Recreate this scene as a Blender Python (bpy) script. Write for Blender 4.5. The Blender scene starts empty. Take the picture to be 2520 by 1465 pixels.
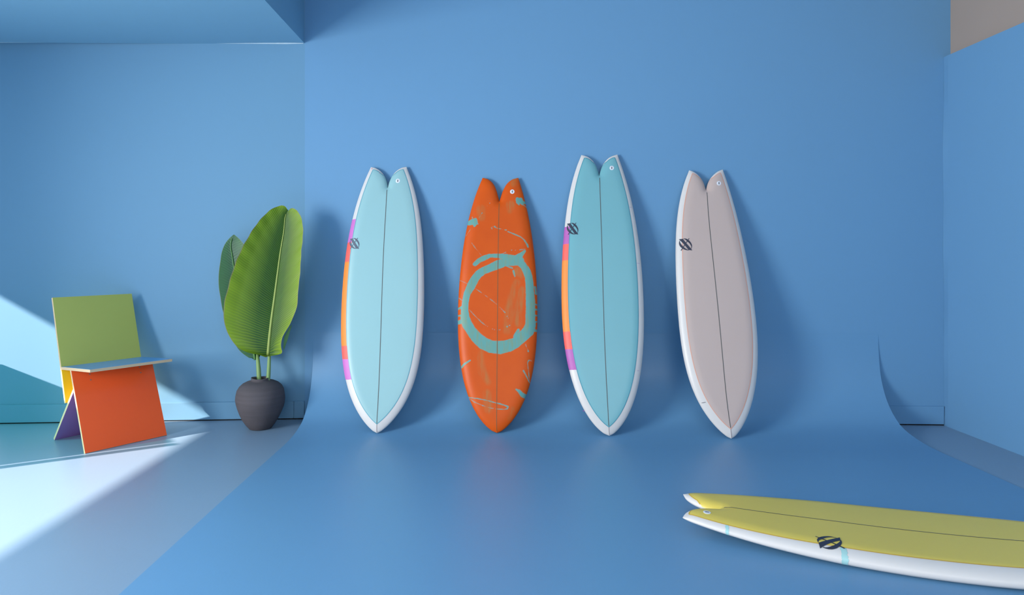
import bpy, bmesh, math
import numpy as np
from mathutils import Vector, Matrix

S = bpy.context.scene
C = S.collection
R = math.radians

# ---------------------------------------------------------------- camera
cam_d = bpy.data.cameras.new('camera')
cam = bpy.data.objects.new('camera', cam_d); C.objects.link(cam)
cam.location = (0, 0, 1.2); cam.rotation_euler = (R(90), 0, 0)
cam_d.sensor_width = 36; cam_d.lens = 1600 / 2520 * 36
cam_d.shift_x = (1260 - 1221) / 2520
cam_d.shift_y = -(732.5 - 620) / 2520
cam_d.clip_start = 0.05
S.camera = cam

# ---------------------------------------------------------------- light
world = bpy.data.worlds.new('world'); S.world = world; world.use_nodes = True
bg = world.node_tree.nodes['Background']
bg.inputs[0].default_value = (0.75, 0.87, 1.0, 1); bg.inputs[1].default_value = 1.0
SUN_DIR = Vector((1.0, 0.585, -0.59))
sun_d = bpy.data.lights.new('sun', 'SUN'); sun_d.energy = 16.0; sun_d.angle = R(0.75); sun_d.color = (1.0, 0.83, 0.70)
sun = bpy.data.objects.new('sun', sun_d); C.objects.link(sun)
sun.rotation_euler = SUN_DIR.to_track_quat('-Z', 'Y').to_euler()
def area(name, loc, target, sx, sy, energy, color):
    d = bpy.data.lights.new(name, 'AREA'); d.shape = 'RECTANGLE'; d.size = sx; d.size_y = sy
    d.energy = energy; d.color = color
    o = bpy.data.objects.new(name, d); C.objects.link(o); o.location = loc
    o.rotation_euler = (Vector(target) - Vector(loc)).to_track_quat('-Z', 'Y').to_euler()
    return o
# skylight through the big left-hand opening; plus an added fill lamp behind the camera
win = area('left_window_skylight', (-4.28, 0.8, 1.4), (-3.0, 0.8, 1.4), 1.9, 1.7, 255, (1.0, 0.975, 0.95))
win.data.spread = R(150)
area('rear_fill_light', (0.8, -3.9, 2.6), (0.8, 1.2, 0.3), 6.0, 1.6, 150, (1.0, 0.98, 0.96))
vs = S.view_settings
vs.view_transform = 'Standard'; vs.look = 'None'; vs.gamma = 1; vs.use_curve_mapping = False
vs.exposure = 0.07

# ---------------------------------------------------------------- data (board outlines in metres, board frame)
TS=[0, 0.006, 0.015, 0.03, 0.05, 0.08, 0.12, 0.17, 0.23, 0.3, 0.38, 0.46, 0.54, 0.62, 0.7, 0.78, 0.85, 0.91, 0.96, 1]
BOARDS={'b1': {'L': 1.8283,
        'N': (-0.7731, 4.2216, 0.0219),
        'a': (0.0047, 0.2221, 0.975),
        'cen': (0.0, -0.0003, -0.0004, -0.0003, -0.0001, 0.0003, 0.0005, 0.0002, -0.001, -0.0031, -0.0059, -0.0084, -0.0101, -0.0105, -0.0095, -0.0072, -0.0047, -0.0025, -0.001,
                -0.0003),
        'crotch': 0.1502,
        'half': (0.0, 0.0234, 0.0454, 0.075, 0.1073, 0.1465, 0.1865, 0.2223, 0.2505, 0.2698, 0.2805, 0.2837, 0.2818, 0.2755, 0.2637, 0.2444, 0.2191, 0.1894, 0.1577, 0.1272),
        'notch': [(0.0918, 0.0081), (0.0564, 0.031), (0.0297, 0.0631), (0.0105, 0.1058)],
        'w': (0.9993, -0.0364, 0.0034)},
 'b2': {'L': 1.7412,
        'N': (0.0066, 4.2144, 0.0252),
        'a': (0.0139, 0.2199, 0.9754),
        'cen': (0.0, -0.0018, -0.0028, -0.0037, -0.0043, -0.0047, -0.005, -0.0055, -0.0064, -0.0073, -0.0083, -0.0089, -0.0093, -0.0095, -0.0095, -0.0091, -0.008, -0.0061, -0.0035,
                -0.0004),
        'crotch': 0.1698,
        'half': (0.0, 0.0266, 0.0498, 0.079, 0.1094, 0.1449, 0.1804, 0.2122, 0.238, 0.2565, 0.2673, 0.2705, 0.268, 0.2602, 0.2469, 0.2272, 0.2034, 0.1771, 0.1504, 0.1255),
        'notch': [(0.0819, 0.0139), (0.0459, 0.0468), (0.0222, 0.0949), (0.0078, 0.1445)],
        'paint': [[(-0.1677, 1.1167, 0.0155), (-0.1395, 1.1431, 0.0166), (-0.1053, 1.1608, 0.0193), (-0.0653, 1.1757, 0.0138), (-0.0078, 1.1761, 0.0155), (0.0497, 1.1677, 0.0221),
                   (0.1071, 1.1536, 0.0248), (0.147, 1.1829, 0.0166), (0.1744, 1.2111, 0.0083)],
                  [(0.1416, 1.1393, 0.0304), (0.0958, 1.136, 0.0287), (0.0385, 1.1327, 0.0276), (-0.0071, 1.115, 0.032), (-0.0526, 1.0943, 0.0276), (-0.1039, 1.0736, 0.0265),
                   (-0.1435, 1.0473, 0.0276), (-0.1713, 1.0066, 0.0287), (-0.1932, 0.9602, 0.0304), (-0.2151, 0.9198, 0.0248), (-0.2255, 0.8796, 0.0232), (-0.2301, 0.8338, 0.0232),
                   (-0.2318, 0.7883, 0.0276), (-0.2278, 0.743, 0.0331), (-0.2127, 0.7036, 0.0342), (-0.1834, 0.659, 0.0342), (-0.146, 0.6146, 0.0375), (-0.1004, 0.5761, 0.042),
                   (-0.0498, 0.5545, 0.042), (0.0115, 0.5497, 0.0442), (0.067, 0.5614, 0.0414), (0.1169, 0.5841, 0.0364), (0.1613, 0.6235, 0.0364), (0.2002, 0.663, 0.0386),
                   (0.2141, 0.7024, 0.0359), (0.214, 0.7474, 0.0331), (0.2139, 0.8039, 0.032), (0.2138, 0.8607, 0.032), (0.2108, 0.9178, 0.0304), (0.2078, 0.9751, 0.0287),
                   (0.202, 1.0268, 0.0276), (0.1876, 1.0729, 0.0276), (0.1646, 1.1075, 0.0248), (0.1416, 1.1335, 0.0276)],
                  [(-0.2777, 0.8106, 0.0077), (-0.2411, 0.8223, 0.0099)], [(-0.2751, 0.7171, 0.0138), (-0.2443, 0.7259, 0.0166)],
                  [(-0.2747, 0.7624, 0.0055), (-0.2453, 0.7655, 0.0077)], [(0.2335, 0.8495, 0.0077), (0.2617, 0.8413, 0.0044)],
                  [(0.2392, 0.8098, 0.0077), (0.2617, 0.8101, 0.0055)], [(0.2392, 0.7702, 0.0077), (0.2617, 0.7705, 0.0055)], [(0.2392, 0.7251, 0.0077), (0.2588, 0.7282, 0.0055)],
                  [(0.2281, 0.6689, 0.0133), (0.2588, 0.6665, 0.0066)], [(0.2447, 0.9639, 0.0077), (0.2515, 0.9181, 0.0077)],
                  [(-0.2685, 1.0058, 0.0028), (-0.2165, 0.9802, 0.0022)],
                  [(-0.1644, 0.949, 0.0022), (-0.101, 0.9065, 0.0014), (-0.0436, 0.8641, 0.0017), (-0.0035, 0.8303, 0.0014), (0.0423, 0.7853, 0.0028)],
                  [(-0.2039, 0.8056, 0.0022), (-0.1564, 0.7567, 0.0022), (-0.1173, 0.7187, 0.0022), (-0.087, 0.6965, 0.0017)],
                  [(0.181, 0.5737, 0.0022), (0.195, 0.5407, 0.0022), (0.1994, 0.527, 0.005)], [(-0.274, 0.8849, 0.0022), (-0.245, 0.8623, 0.0022)],
                  [(0.0963, 1.0722, 0.0066), (0.1069, 1.0319, 0.005)], [(0.033, 1.1124, 0.005), (0.0904, 1.0896, 0.005)], [(0.1331, 0.6679, 0.0099), (0.1111, 0.623, 0.0133)],
                  [(-0.1564, 0.7567, 0.0039)], [(-0.1173, 0.7187, 0.0028)], [(0.0423, 0.7853, 0.0039)], [(0.0566, 0.76, 0.0033)], [(0.064, 0.747, 0.0033)],
                  [(0.0741, 0.6982, 0.0039)], [(0.0573, 0.6896, 0.005)], [(0.0088, 0.6677, 0.0039)], [(-0.0057, 0.6665, 0.0039)], [(-0.0265, 0.669, 0.0028)],
                  [(-0.0406, 0.6728, 0.0033)], [(-0.0757, 0.6893, 0.0033)], [(-0.087, 0.6965, 0.0033)],
                  [(-0.0364, 1.3816, 0.0058), (-0.0218, 1.3719, 0.0024), (-0.0024, 1.3671, 0.0029), (0.0265, 1.3614, 0.0014), (0.0434, 1.3575, 0.0058)],
                  [(0.0555, 1.3478, 0.0029), (0.0845, 1.3357, 0.0038), (0.1086, 1.3261, 0.0038), (0.1423, 1.3116, 0.0038), (0.1712, 1.2874, 0.0048), (0.1905, 1.2582, 0.0067),
                   (0.1963, 1.2412, 0.0072)],
                  [(-0.1937, 1.2657, 0.0014), (-0.169, 1.2316, 0.0019), (-0.1248, 1.1783, 0.0019)], [(0.0187, 1.189, 0.0024), (0.0425, 1.2013, 0.0029)], [(0.0831, 1.2162, 0.0034)],
                  [(0.1094, 1.2163, 0.0019)], [(0.1381, 1.219, 0.0019), (0.1763, 1.2241, 0.0024)], [(-0.1262, 1.4781, 0.0043)], [(-0.0724, 1.5498, 0.0034)],
                  [(-0.0891, 1.529, 0.0019)], [(-0.1262, 1.4781, 0.0012), (-0.1484, 1.4376, 0.0012)], [(-0.1957, 1.3759, 0.0014), (-0.2357, 1.3193, 0.001)],
                  [(-0.058, 1.3742, 0.0029), (-0.053, 1.3644, 0.0024)], [(-0.0509, 1.3816, 0.0019)], [(0.1213, 1.5816, 0.0125), (0.1239, 1.557, 0.0135), (0.1313, 1.5422, 0.0067)],
                  [(0.1407, 1.5768, 0.0163), (0.1505, 1.5595, 0.0163), (0.1747, 1.5572, 0.0096), (0.1835, 1.5547, 0.0067)],
                  [(0.1506, 1.5472, 0.0077), (0.17, 1.5374, 0.0029), (0.1894, 1.5228, 0.0014)],
                  [(-0.2133, 1.4127, 0.0183), (-0.1868, 1.4177, 0.024), (-0.1724, 1.4276, 0.0163), (-0.1672, 1.408, 0.0135), (-0.1766, 1.3883, 0.0087)],
                  [(-0.1921, 1.4448, 0.0038), (-0.1946, 1.4522, 0.0029)], [(-0.1526, 1.4007, 0.0034)],
                  [(-0.243, 0.4174, 0.0084), (-0.2265, 0.4364, 0.0076), (-0.1847, 0.4622, 0.0051)],
                  [(0.2102, 0.3337, 0.0021), (0.1996, 0.4083, 0.003), (0.1953, 0.45, 0.0034), (0.2016, 0.4668, 0.0042), (0.2143, 0.4678, 0.0025), (0.2227, 0.4629, 0.0025)],
                  [(0.168, 0.3995, 0.0059), (0.1849, 0.3706, 0.0042), (0.2103, 0.3213, 0.0021)],
                  [(0.1204, 0.2782, 0.0055), (0.1393, 0.267, 0.0101), (0.1603, 0.2448, 0.0144), (0.1854, 0.2308, 0.0152)],
                  [(-0.1886, 0.2216, 0.0042), (-0.1319, 0.2163, 0.0034), (-0.0605, 0.203, 0.0034), (-0.0018, 0.1876, 0.0038), (0.04, 0.178, 0.0038), (0.0692, 0.1663, 0.0051),
                   (0.0652, 0.1542, 0.0046), (0.0445, 0.1498, 0.0034), (-0.0012, 0.1512, 0.0021), (-0.0429, 0.1566, 0.0017), (-0.0974, 0.172, 0.0021), (-0.1523, 0.1936, 0.0017),
                   (-0.1842, 0.2135, 0.0021)],
                  [(-0.0974, 0.172, 0.0038)], [(0.0149, 0.1858, 0.0051)]],
        'smear': [[(0.1197, 0.9916, 0.0221), (0.0919, 0.9167, 0.0221), (0.07, 0.8253, 0.0221), (0.0652, 0.7459, 0.0276), (0.0548, 0.6615, 0.0221)],
                  [(0.1541, 0.9402, 0.0221), (0.1432, 0.8601, 0.0248), (0.1212, 0.7747, 0.0276), (0.1328, 0.7128, 0.0221)], [(0.1306, 1.0667, 0.0331), (0.1535, 1.0438, 0.0221)],
                  [(-0.11, 0.5561, 0.0084), (-0.117, 0.4798, 0.0169), (-0.1022, 0.3878, 0.0253), (-0.0629, 0.3219, 0.0169)],
                  [(-0.0698, 0.2478, 0.0253), (-0.0686, 0.1907, 0.0295), (-0.0595, 0.1503, 0.0253)], [(0.0783, 0.0921, 0.0084), (0.0985, 0.1526, 0.0127)],
                  [(0.0732, 1.5371, 0.0288), (0.0687, 1.4976, 0.0192)], [(-0.1349, 1.5066, 0.0288), (-0.1291, 1.4475, 0.024)],
                  [(0.1058, 1.7248, 0.0192), (0.0914, 1.6951, 0.024)]],
        'w': (0.9994, -0.0349, -0.0064)},
 'b3': {'L': 1.9055,
        'N': (0.7245, 4.1622, 0.0216),
        'a': (0.0009, 0.2144, 0.9767),
        'cen': (0.0, -0.0018, -0.0029, -0.0039, -0.0046, -0.0054, -0.0065, -0.0078, -0.009, -0.0096, -0.0091, -0.0079, -0.0065, -0.0056, -0.0055, -0.006, -0.0063, -0.0056, -0.0036,
                -0.0004),
        'crotch': 0.1486,
        'half': (0.0, 0.0272, 0.0506, 0.0797, 0.11, 0.1452, 0.1807, 0.213, 0.2398, 0.2594, 0.2713, 0.2752, 0.2732, 0.2661, 0.2535, 0.2343, 0.2103, 0.1827, 0.1537, 0.1256),
        'notch': [(0.0825, 0.0139), (0.0471, 0.0423), (0.02, 0.0845)],
        'w': (0.9993, -0.0355, 0.0069)},
 'b4': {'L': 1.807,
        'N': (1.4862, 4.1105, 0.0182),
        'a': (-0.0111, 0.239, 0.971),
        'cen': (0.0, -0.0006, -0.0016, -0.0032, -0.0051, -0.0074, -0.0092, -0.0099, -0.0092, -0.0076, -0.0059, -0.0054, -0.0066, -0.009, -0.012, -0.0142, -0.0141, -0.0114, -0.0066,
                -0.0006),
        'crotch': 0.1444,
        'half': (0.0, 0.0217, 0.0416, 0.0678, 0.0963, 0.1309, 0.1667, 0.1993, 0.2257, 0.2439, 0.2533, 0.2548, 0.251, 0.2432, 0.2312, 0.2139, 0.1926, 0.168, 0.1417, 0.1161),
        'notch': [(0.0803, 0.0146), (0.0455, 0.0451), (0.0186, 0.0864)],
        'w': (0.9993, -0.0309, 0.019)}}
PLANT={'big': {'fold': [(-1.3901, 0.7055), (-1.4144, 0.6696), (-1.4393, 0.6226), (-1.4462, 0.5508), (-1.4412, 0.5315), (-1.4144, 0.6116), (-1.3895, 0.6972)],
         'left': [(-1.5506, 0.4928), (-1.5683, 0.5094), (-1.6161, 0.5135), (-1.6713, 0.5273), (-1.7227, 0.5511), (-1.7708, 0.5986), (-1.8, 0.6503), (-1.8177, 0.7138),
                  (-1.8266, 0.7928), (-1.8197, 0.8561), (-1.802, 0.9273), (-1.7782, 1.0166), (-1.7542, 1.0923), (-1.7307, 1.1591), (-1.7031, 1.2224), (-1.6713, 1.2856),
                  (-1.6395, 1.3453), (-1.6078, 1.3967), (-1.5719, 1.4442), (-1.5332, 1.4845), (-1.4931, 1.5077), (-1.4614, 1.5163), (-1.442, 1.5094), (-1.431, 1.4901)],
         'mid': [(-1.5506, 0.4928), (-1.5464, 0.5508), (-1.5326, 0.7097), (-1.5127, 0.8768), (-1.4931, 1.0442), (-1.4732, 1.211), (-1.4534, 1.3412), (-1.4395, 1.4602),
                 (-1.4282, 1.4873)],
         'right': [(-1.5506, 0.4928), (-1.5365, 0.4983), (-1.4813, 0.5039), (-1.4395, 0.5215), (-1.4462, 0.5508), (-1.4393, 0.6226), (-1.4144, 0.6696), (-1.3901, 0.7055),
                   (-1.3545, 0.7848), (-1.3346, 0.8483), (-1.3288, 0.9472), (-1.3227, 0.9887), (-1.3149, 1.084), (-1.3108, 1.2028), (-1.305, 1.3216), (-1.3149, 1.4017),
                   (-1.3346, 1.4522), (-1.3625, 1.4845), (-1.3978, 1.4983), (-1.4144, 1.4901), (-1.4227, 1.479)]},
 'small': {'left': [(-1.6678, 0.4519), (-1.6819, 0.4631), (-1.7016, 0.4648), (-1.7297, 0.4808), (-1.7702, 0.5152), (-1.8065, 0.5678), (-1.8346, 0.6403), (-1.8627, 0.7247),
                    (-1.8872, 0.8096), (-1.899, 0.8822), (-1.9111, 0.9553), (-1.9145, 1.0414), (-1.9072, 1.1303), (-1.899, 1.2028), (-1.883, 1.2512), (-1.8568, 1.2914),
                    (-1.8253, 1.3209)],
           'mid': [(-1.6678, 0.4519), (-1.6754, 0.4997), (-1.7044, 0.5812), (-1.7353, 0.6937), (-1.7747, 0.8625), (-1.8113, 1.0425), (-1.8309, 1.1634), (-1.8428, 1.2562),
                   (-1.8253, 1.3181)],
           'right': [(-1.6678, 0.4519), (-1.6594, 0.4462), (-1.6411, 0.4631), (-1.6256, 0.4969), (-1.62, 0.5531), (-1.6116, 0.6375), (-1.6116, 0.8062), (-1.6341, 0.975),
                     (-1.6763, 1.1156), (-1.7325, 1.229), (-1.7539, 1.2562), (-1.7823, 1.2872), (-1.8197, 1.3195)]},
 'stem_big': [(-1.5463, 0.5054), (-1.5435, 0.4834), (-1.5463, 0.4145), (-1.5518, 0.318), (-1.56, 0.2215)],
 'stem_small': [(-1.6488, 0.4912), (-1.641, 0.4524), (-1.6322, 0.3971), (-1.6239, 0.3278), (-1.6086, 0.2171)]}


# ---------------------------------------------------------------- helpers
def srgb(r, g, b):
    f = lambda c: (c / 255 / 12.92) if c / 255 <= 0.04045 else ((c / 255 + 0.055) / 1.055) ** 2.4
    return (f(r), f(g), f(b), 1)

def mat(name, col, rough=0.5, spec=0.5, noise=0.0, nscale=8.0, bump=0.0, bscale=200.0, coat=0.0, stretch=None):
    m = bpy.data.materials.new(name); m.use_nodes = True
    nt = m.node_tree; b = nt.nodes['Principled BSDF']
    b.inputs['Base Color'].default_value = col
    b.inputs['Roughness'].default_value = rough
    b.inputs['Specular IOR Level'].default_value = spec
    b.inputs['Coat Weight'].default_value = coat
    tc = nt.nodes.new('ShaderNodeTexCoord'); mp = nt.nodes.new('ShaderNodeMapping')
    nt.links.new(tc.outputs['Object'], mp.inputs[0])
    if stretch: mp.inputs['Scale'].default_value = stretch
    if noise > 0:
        n = nt.nodes.new('ShaderNodeTexNoise'); n.inputs['Scale'].default_value = nscale; n.inputs['Detail'].default_value = 5
        nt.links.new(mp.outputs[0], n.inputs[0])
        mx = nt.nodes.new('ShaderNodeMix'); mx.data_type = 'RGBA'
        mx.inputs[6].default_value = tuple(c * (1 - noise) for c in col[:3]) + (1,)
        mx.inputs[7].default_value = tuple(min(1, c * (1 + noise)) for c in col[:3]) + (1,)
        nt.links.new(n.outputs[0], mx.inputs[0]); nt.links.new(mx.outputs[2], b.inputs['Base Color'])
    if bump > 0:
        n2 = nt.nodes.new('ShaderNodeTexNoise'); n2.inputs['Scale'].default_value = bscale; n2.inputs['Detail'].default_value = 3
        nt.links.new(tc.outputs['Object'], n2.inputs[0])
        bp = nt.nodes.new('ShaderNodeBump'); bp.inputs['Strength'].default_value = bump; bp.inputs['Distance'].default_value = 0.002
        nt.links.new(n2.outputs[0], bp.inputs['Height']); nt.links.new(bp.outputs[0], b.inputs['Normal'])
    return m

def link(name, me, m=None, parent=None, smooth=False):
    o = bpy.data.objects.new(name, me); C.objects.link(o)
    if m:
        me.materials.clear(); me.materials.append(m)
    if smooth: me.polygons.foreach_set('use_smooth', [True] * len(me.polygons))
    if parent: o.parent = parent
    return o

def mesh(verts, faces):
    me = bpy.data.meshes.new('m'); me.from_pydata([tuple(map(float, v)) for v in verts], [], faces); me.update()
    return me

def fixn(me):
    bm = bmesh.new(); bm.from_mesh(me); bmesh.ops.recalc_face_normals(bm, faces=bm.faces); bm.to_mesh(me); bm.free()
    return me

def tag(o, label=None, cat=None, group=None, kind=None):
    if label: o['label'] = label
    if cat: o['category'] = cat
    if group: o['group'] = group
    if kind: o['kind'] = kind
    return o

def prism(quad, off, bevel=0.0):
    """solid from a planar polygon (list of 3-D points) pushed by vector off"""
    q = [Vector(p) for p in quad]; n = len(q); off = Vector(off)
    v = q + [p + off for p in q]
    f = [tuple(range(n))[::-1], tuple(range(n, 2 * n))] + [(i, (i + 1) % n, n + (i + 1) % n, n + i) for i in range(n)]
    me = fixn(mesh(v, f))
    if bevel > 0:
        bm = bmesh.new(); bm.from_mesh(me)
        bmesh.ops.bevel(bm, geom=bm.edges[:], offset=bevel, segments=2, affect='EDGES', profile=0.5)
        bm.to_mesh(me); bm.free()
    return me

def box(x0, x1, y0, y1, z0, z1, bevel=0.0):
    return prism([(x0, y0, z0), (x1, y0, z0), (x1, y1, z0), (x0, y1, z0)], (0, 0, z1 - z0), bevel)

def grid_faces(nr, nc, skip=None):
    return [(i * nc + j, i * nc + j + 1, (i + 1) * nc + j + 1, (i + 1) * nc + j) for i in range(nr - 1) for j in range(nc - 1)]

def tube(pts, radii, seg=16):
    P = [Vector([float(c) for c in p]) for p in pts]; radii = [float(r) for r in radii]; V = []; F = []
    for i, p in enumerate(P):
        t = (P[min(i + 1, len(P) - 1)] - P[max(i - 1, 0)]).normalized()
        a = t.cross(Vector((0, 1, 0))).normalized(); b = t.cross(a)
        for k in range(seg):
            th = 2 * math.pi * k / seg
            V.append(p + radii[i] * (a * math.cos(th) + b * math.sin(th)))
    for i in range(len(P) - 1):
        for k in range(seg):
            F.append((i * seg + k, i * seg + (k + 1) % seg, (i + 1) * seg + (k + 1) % seg, (i + 1) * seg + k))
    F.append(tuple(range(seg))[::-1]); F.append(tuple(range((len(P) - 1) * seg, len(P) * seg)))
    return fixn(mesh(V, F))

def curve(xs, ys):
    """smooth monotone-ish interpolation (Catmull-Rom tangents) returning a vectorised function"""
    xs = np.array(xs, float); ys = np.array(ys, float)
    m = np.gradient(ys, xs)
    def f(x):
        x = np.clip(x, xs[0], xs[-1]); i = np.clip(np.searchsorted(xs, x, side='right') - 1, 0, len(xs) - 2)
        hh = xs[i + 1] - xs[i]; t = (x - xs[i]) / hh
        return ((1 + 2 * t) * (1 - t) ** 2 * ys[i] + t * (1 - t) ** 2 * hh * m[i] + t * t * (3 - 2 * t) * ys[i + 1] + t * t * (t - 1) * hh * m[i + 1])
    return f

# ---------------------------------------------------------------- materials
M = {}
WALL_BLUE = srgb(100, 149, 188)
def wallpaint(name, col, rough, bump=0.12, spec=0.35):
    return mat(name, col, rough, spec, noise=0.02, nscale=1.3, bump=bump, bscale=90)
M['wall'] = wallpaint('wall_blue_paint', WALL_BLUE, 0.62)
M['wallL'] = wallpaint('wall_blue_paint_left', srgb(101, 148, 180), 0.6)
M['cove'] = wallpaint('cove_blue_paint', srgb(99, 148, 187), 0.4, spec=0.42)
M['floor'] = mat('pale_blue_floor_paint', srgb(126, 153, 177), 0.36, 0.5, noise=0.03, nscale=2.0, bump=0.15, bscale=60)
M['soffit'] = wallpaint('soffit_blue_paint', srgb(120, 167, 195), 0.7)
M['grey'] = mat('warm_grey_plaster', srgb(158, 145, 136), 0.8, 0.3, noise=0.04, nscale=2)
M['white'] = mat('white_plaster', srgb(225, 226, 226), 0.8, 0.3, noise=0.02)
M['dark'] = mat('gap_shadow_dark', srgb(30, 34, 38), 0.9, 0.2)
M['bead'] = mat('pale_filler', srgb(190, 210, 220), 0.7, 0.3, noise=0.1, nscale=40)

# ---------------------------------------------------------------- room shell
def wyR(x): return 4.672 - 0.0383 * (x + 1.375)       # right part of the back wall
def wyL(x): return 4.672 + 0.0637 * (x + 1.375)       # left part
def wy(x): return wyR(x) if x > -1.375 else wyL(x)
XL, XR, YB, ZC = -4.25, 3.094, -4.0, 3.35
XU = 3.144                                             # the wall above the blue panel stands back
def st(name, me, m, label=None): return tag(link(name, me, m), label, kind='structure')

st('floor', box(XL - .2, XR + .3, YB - .2, 5.0, -0.08, 0), M['floor'], 'pale grey-blue painted concrete floor')
st('wall_back', prism([(-1.375, wyR(-1.375), 0), (XU + .0, wyR(XU), 0), (XU + .0, wyR(XU) + .15, 0), (-1.375, 4.85, 0)], (0, 0, ZC)), M['wall'],
   'saturated blue painted back wall behind the standing surfboards')
st('wall_back_left', prism([(XL - .1, wyL(XL), 0), (-1.375, wyL(-1.375), 0), (-1.375, 4.85, 0), (XL - .1, 4.85, 0)], (0, 0, ZC)), M['wallL'],
   'blue back wall behind the coloured chair')
# right: a blue panel wall up to 2.545 m, plain warm-grey wall above and behind it
wr = []
nz = 40
edge = lambda z: 0.006 * math.sin(z * 2.3 + .5) + 0.003 * math.sin(z * 9.0) + 0.006 * (z / 2.5)
V = []; F = []
for i in range(nz + 1):
    z = 2.545 * i / nz; e = edge(z)
    for (x, y) in ((XR + e * .8, wyR(XR) - 0.001), (XR, wyR(XR) - 0.05), (XR, YB), (XR + .05, YB), (XR + .05, wyR(XR) - 0.001)):
        V.append((x, y, z + (0.002 if i else 0)))
for i in range(nz):
    for k in range(5): F.append((i * 5 + k, i * 5 + (k + 1) % 5, i * 5 + 5 + (k + 1) % 5, i * 5 + 5 + k))
F.append((0, 1, 2, 3, 4)); F.append(tuple(nz * 5 + k for k in range(5))[::-1])
st('wall_right', fixn(mesh(V, F)), M['wall'], 'light blue painted right-hand wall panel')
st('wall_right_upper', box(XU, XU + .15, YB, wyR(XU) + .15, 0, ZC), M['grey'], 'plain warm grey wall strip above the blue right-hand wall')
# left wall with a wide glazed opening (its frame outside the picture) and, outside, an added unseen slab that trims the sun
HEAD = 0.59 * (6.0 - 1.965)
st('wall_left', box(XL - .15, XL, YB, -1.2, 0, ZC), M['white'])
st('wall_left_upper', box(XL - .15, XL, -1.2, 4.6, 2.5, ZC), M['white'])
st('sun_blocker_slab', box(-6.0, XL - .15, -7, 8, HEAD, HEAD + .12), M['white'])
st('wall_rear', box(XL - .15, XU + .15, YB - .3, YB - .15, 0, ZC), M['white'])
st('ceiling', box(XL - .15, XU + .15, YB - .3, 4.85, ZC, ZC + .1), M['white'])
# dropped soffit over the left part of the room
st('soffit', fixn(mesh([(-1.378, YB, 2.70), (-1.378, 4.70, 2.70), (XL, 4.42, 2.63), (XL, YB, 2.63),
                        (-1.378, YB, ZC), (-1.378, 4.70, ZC), (XL, 4.42, ZC), (XL, YB, ZC)],
                       [(0, 1, 2, 3), (0, 4, 5, 1), (3, 2, 6, 7), (0, 3, 7, 4), (1, 5, 6, 2), (4, 7, 6, 5)])), M['soffit'],
   'blue painted dropped soffit at the upper left')
st('trim_1', tube([(x, wyL(x) - .002, 2.70 + (x + 1.378) * 0.0151 - .001 - 0.004 * math.sin((x + 1.378) / 2.1 * math.pi)) for x in np.linspace(-4.2, -1.385, 24)],
                  [0.008] * 23 + [.003], 8), M['bead'], 'pale filler bead where the soffit meets the back wall')

# baseboards, with a dark strip below standing in for the gap's shadow
def baseboard(name, x0, x1, wyf, m, hgt=.122):
    q = [(x0, wyf(x0) - .013), (x1, wyf(x1) - .013), (x1, wyf(x1)), (x0, wyf(x0))]
    return st(name, prism([(x, y, .008) for x, y in q], (0, 0, hgt), 0.0015), m, 'painted blue baseboard')
baseboard('baseboard_left', -4.2, -1.45, wyL, M['wallL'])
baseboard('baseboard_corner', -1.448, -1.376, wyL, M['wallL'])
baseboard('baseboard_right', 2.5, 3.093, wyR, M['wall'], .124)
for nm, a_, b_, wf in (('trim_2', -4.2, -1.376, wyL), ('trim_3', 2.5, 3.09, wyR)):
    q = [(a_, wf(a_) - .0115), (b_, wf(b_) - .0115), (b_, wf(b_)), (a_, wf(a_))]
    st(nm, prism([(x, y, 0.0) for x, y in q], (0, 0, .0078)), M['dark'], 'dark strip standing in for the shadow in the gap under the baseboard')
# thin irregular pale line of filler at the foot of the right-hand wall
pts = []; rad = []
rng = np.random.RandomState(3)
for y in np.linspace(0.5, 4.40, 90):
    pts.append((XR - .001, y, 0.001)); rad.append(0.0025 + 0.004 * rng.rand() ** 2)
st('trim_4', tube(pts, rad, 6), M['bead'], 'rough pale filler line at the foot of the right-hand wall')

# curved cove and painted stage sheet of the backdrop
CD = [0, .008, .034, .08, .136, .2, .255, .32, .392, .5, .6, .68]
CZ = [.56, .45, .331, .23, .159, .1, .062, .04, .024, .008, .002, 0]
cf = curve(CD, CZ)
XA, XB = -1.312, 2.654
_d = [0, .0006, .002, .0045, .009, .0155, .024, .036, .05, .066, .084, .105, .13, .16, .2, .24, .29, .34, .4, .46, .52, .6, .68]
_z = [.62, .585, .545, .505, .455, .405, .358, .315, .278, .243, .21, .178, .148, .118, .086, .061, .041, .028, .017, .009, .004, .001, 0]
prof = list(zip(_d, _z)) + [(1.5, 0), (3, 0), (5, 0), (8.4, 0)]
cols = np.linspace(0, 1, 60)
V = []; T = 0.004
for layer in (0, 1):
    for (d, z) in prof:
        for c in cols:
            x = XA + (XB - XA) * c
            y = wyR(x) - .002 - d
            wob = 0
            if d > .7:                                  # slightly wavy painted edges on the floor
                k = math.sin(y * 3.1) * .006 + math.sin(y * 7.3 + 1) * .004
                wob = k * ((1 - c) ** 8) + (math.sin(y * 2.3) * .008 + math.sin(y * 9.0) * .003) * c ** 8
            V.append((x + wob, y if not layer else min(y + T * (1 if z > .05 else .3), wyR(x) - .0003), (z + .0035) if not layer else max(z + .0035 - T * (0.5 if z > .05 else 1), .0003)))
nr, nc = len(prof), len(cols)
F = grid_faces(nr, nc)
F += [tuple(nr * nc + i for i in f)[::-1] for f in grid_faces(nr, nc)]
for i in range(nr - 1):
    for j in (0, nc - 1):
        F.append((i * nc + j, (i + 1) * nc + j, nr * nc + (i + 1) * nc + j, nr * nc + i * nc + j))
for j in range(nc - 1):
    for i in (0, nr - 1):
        F.append((i * nc + j, i * nc + j + 1, nr * nc + i * nc + j + 1, nr * nc + i * nc + j))
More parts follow.
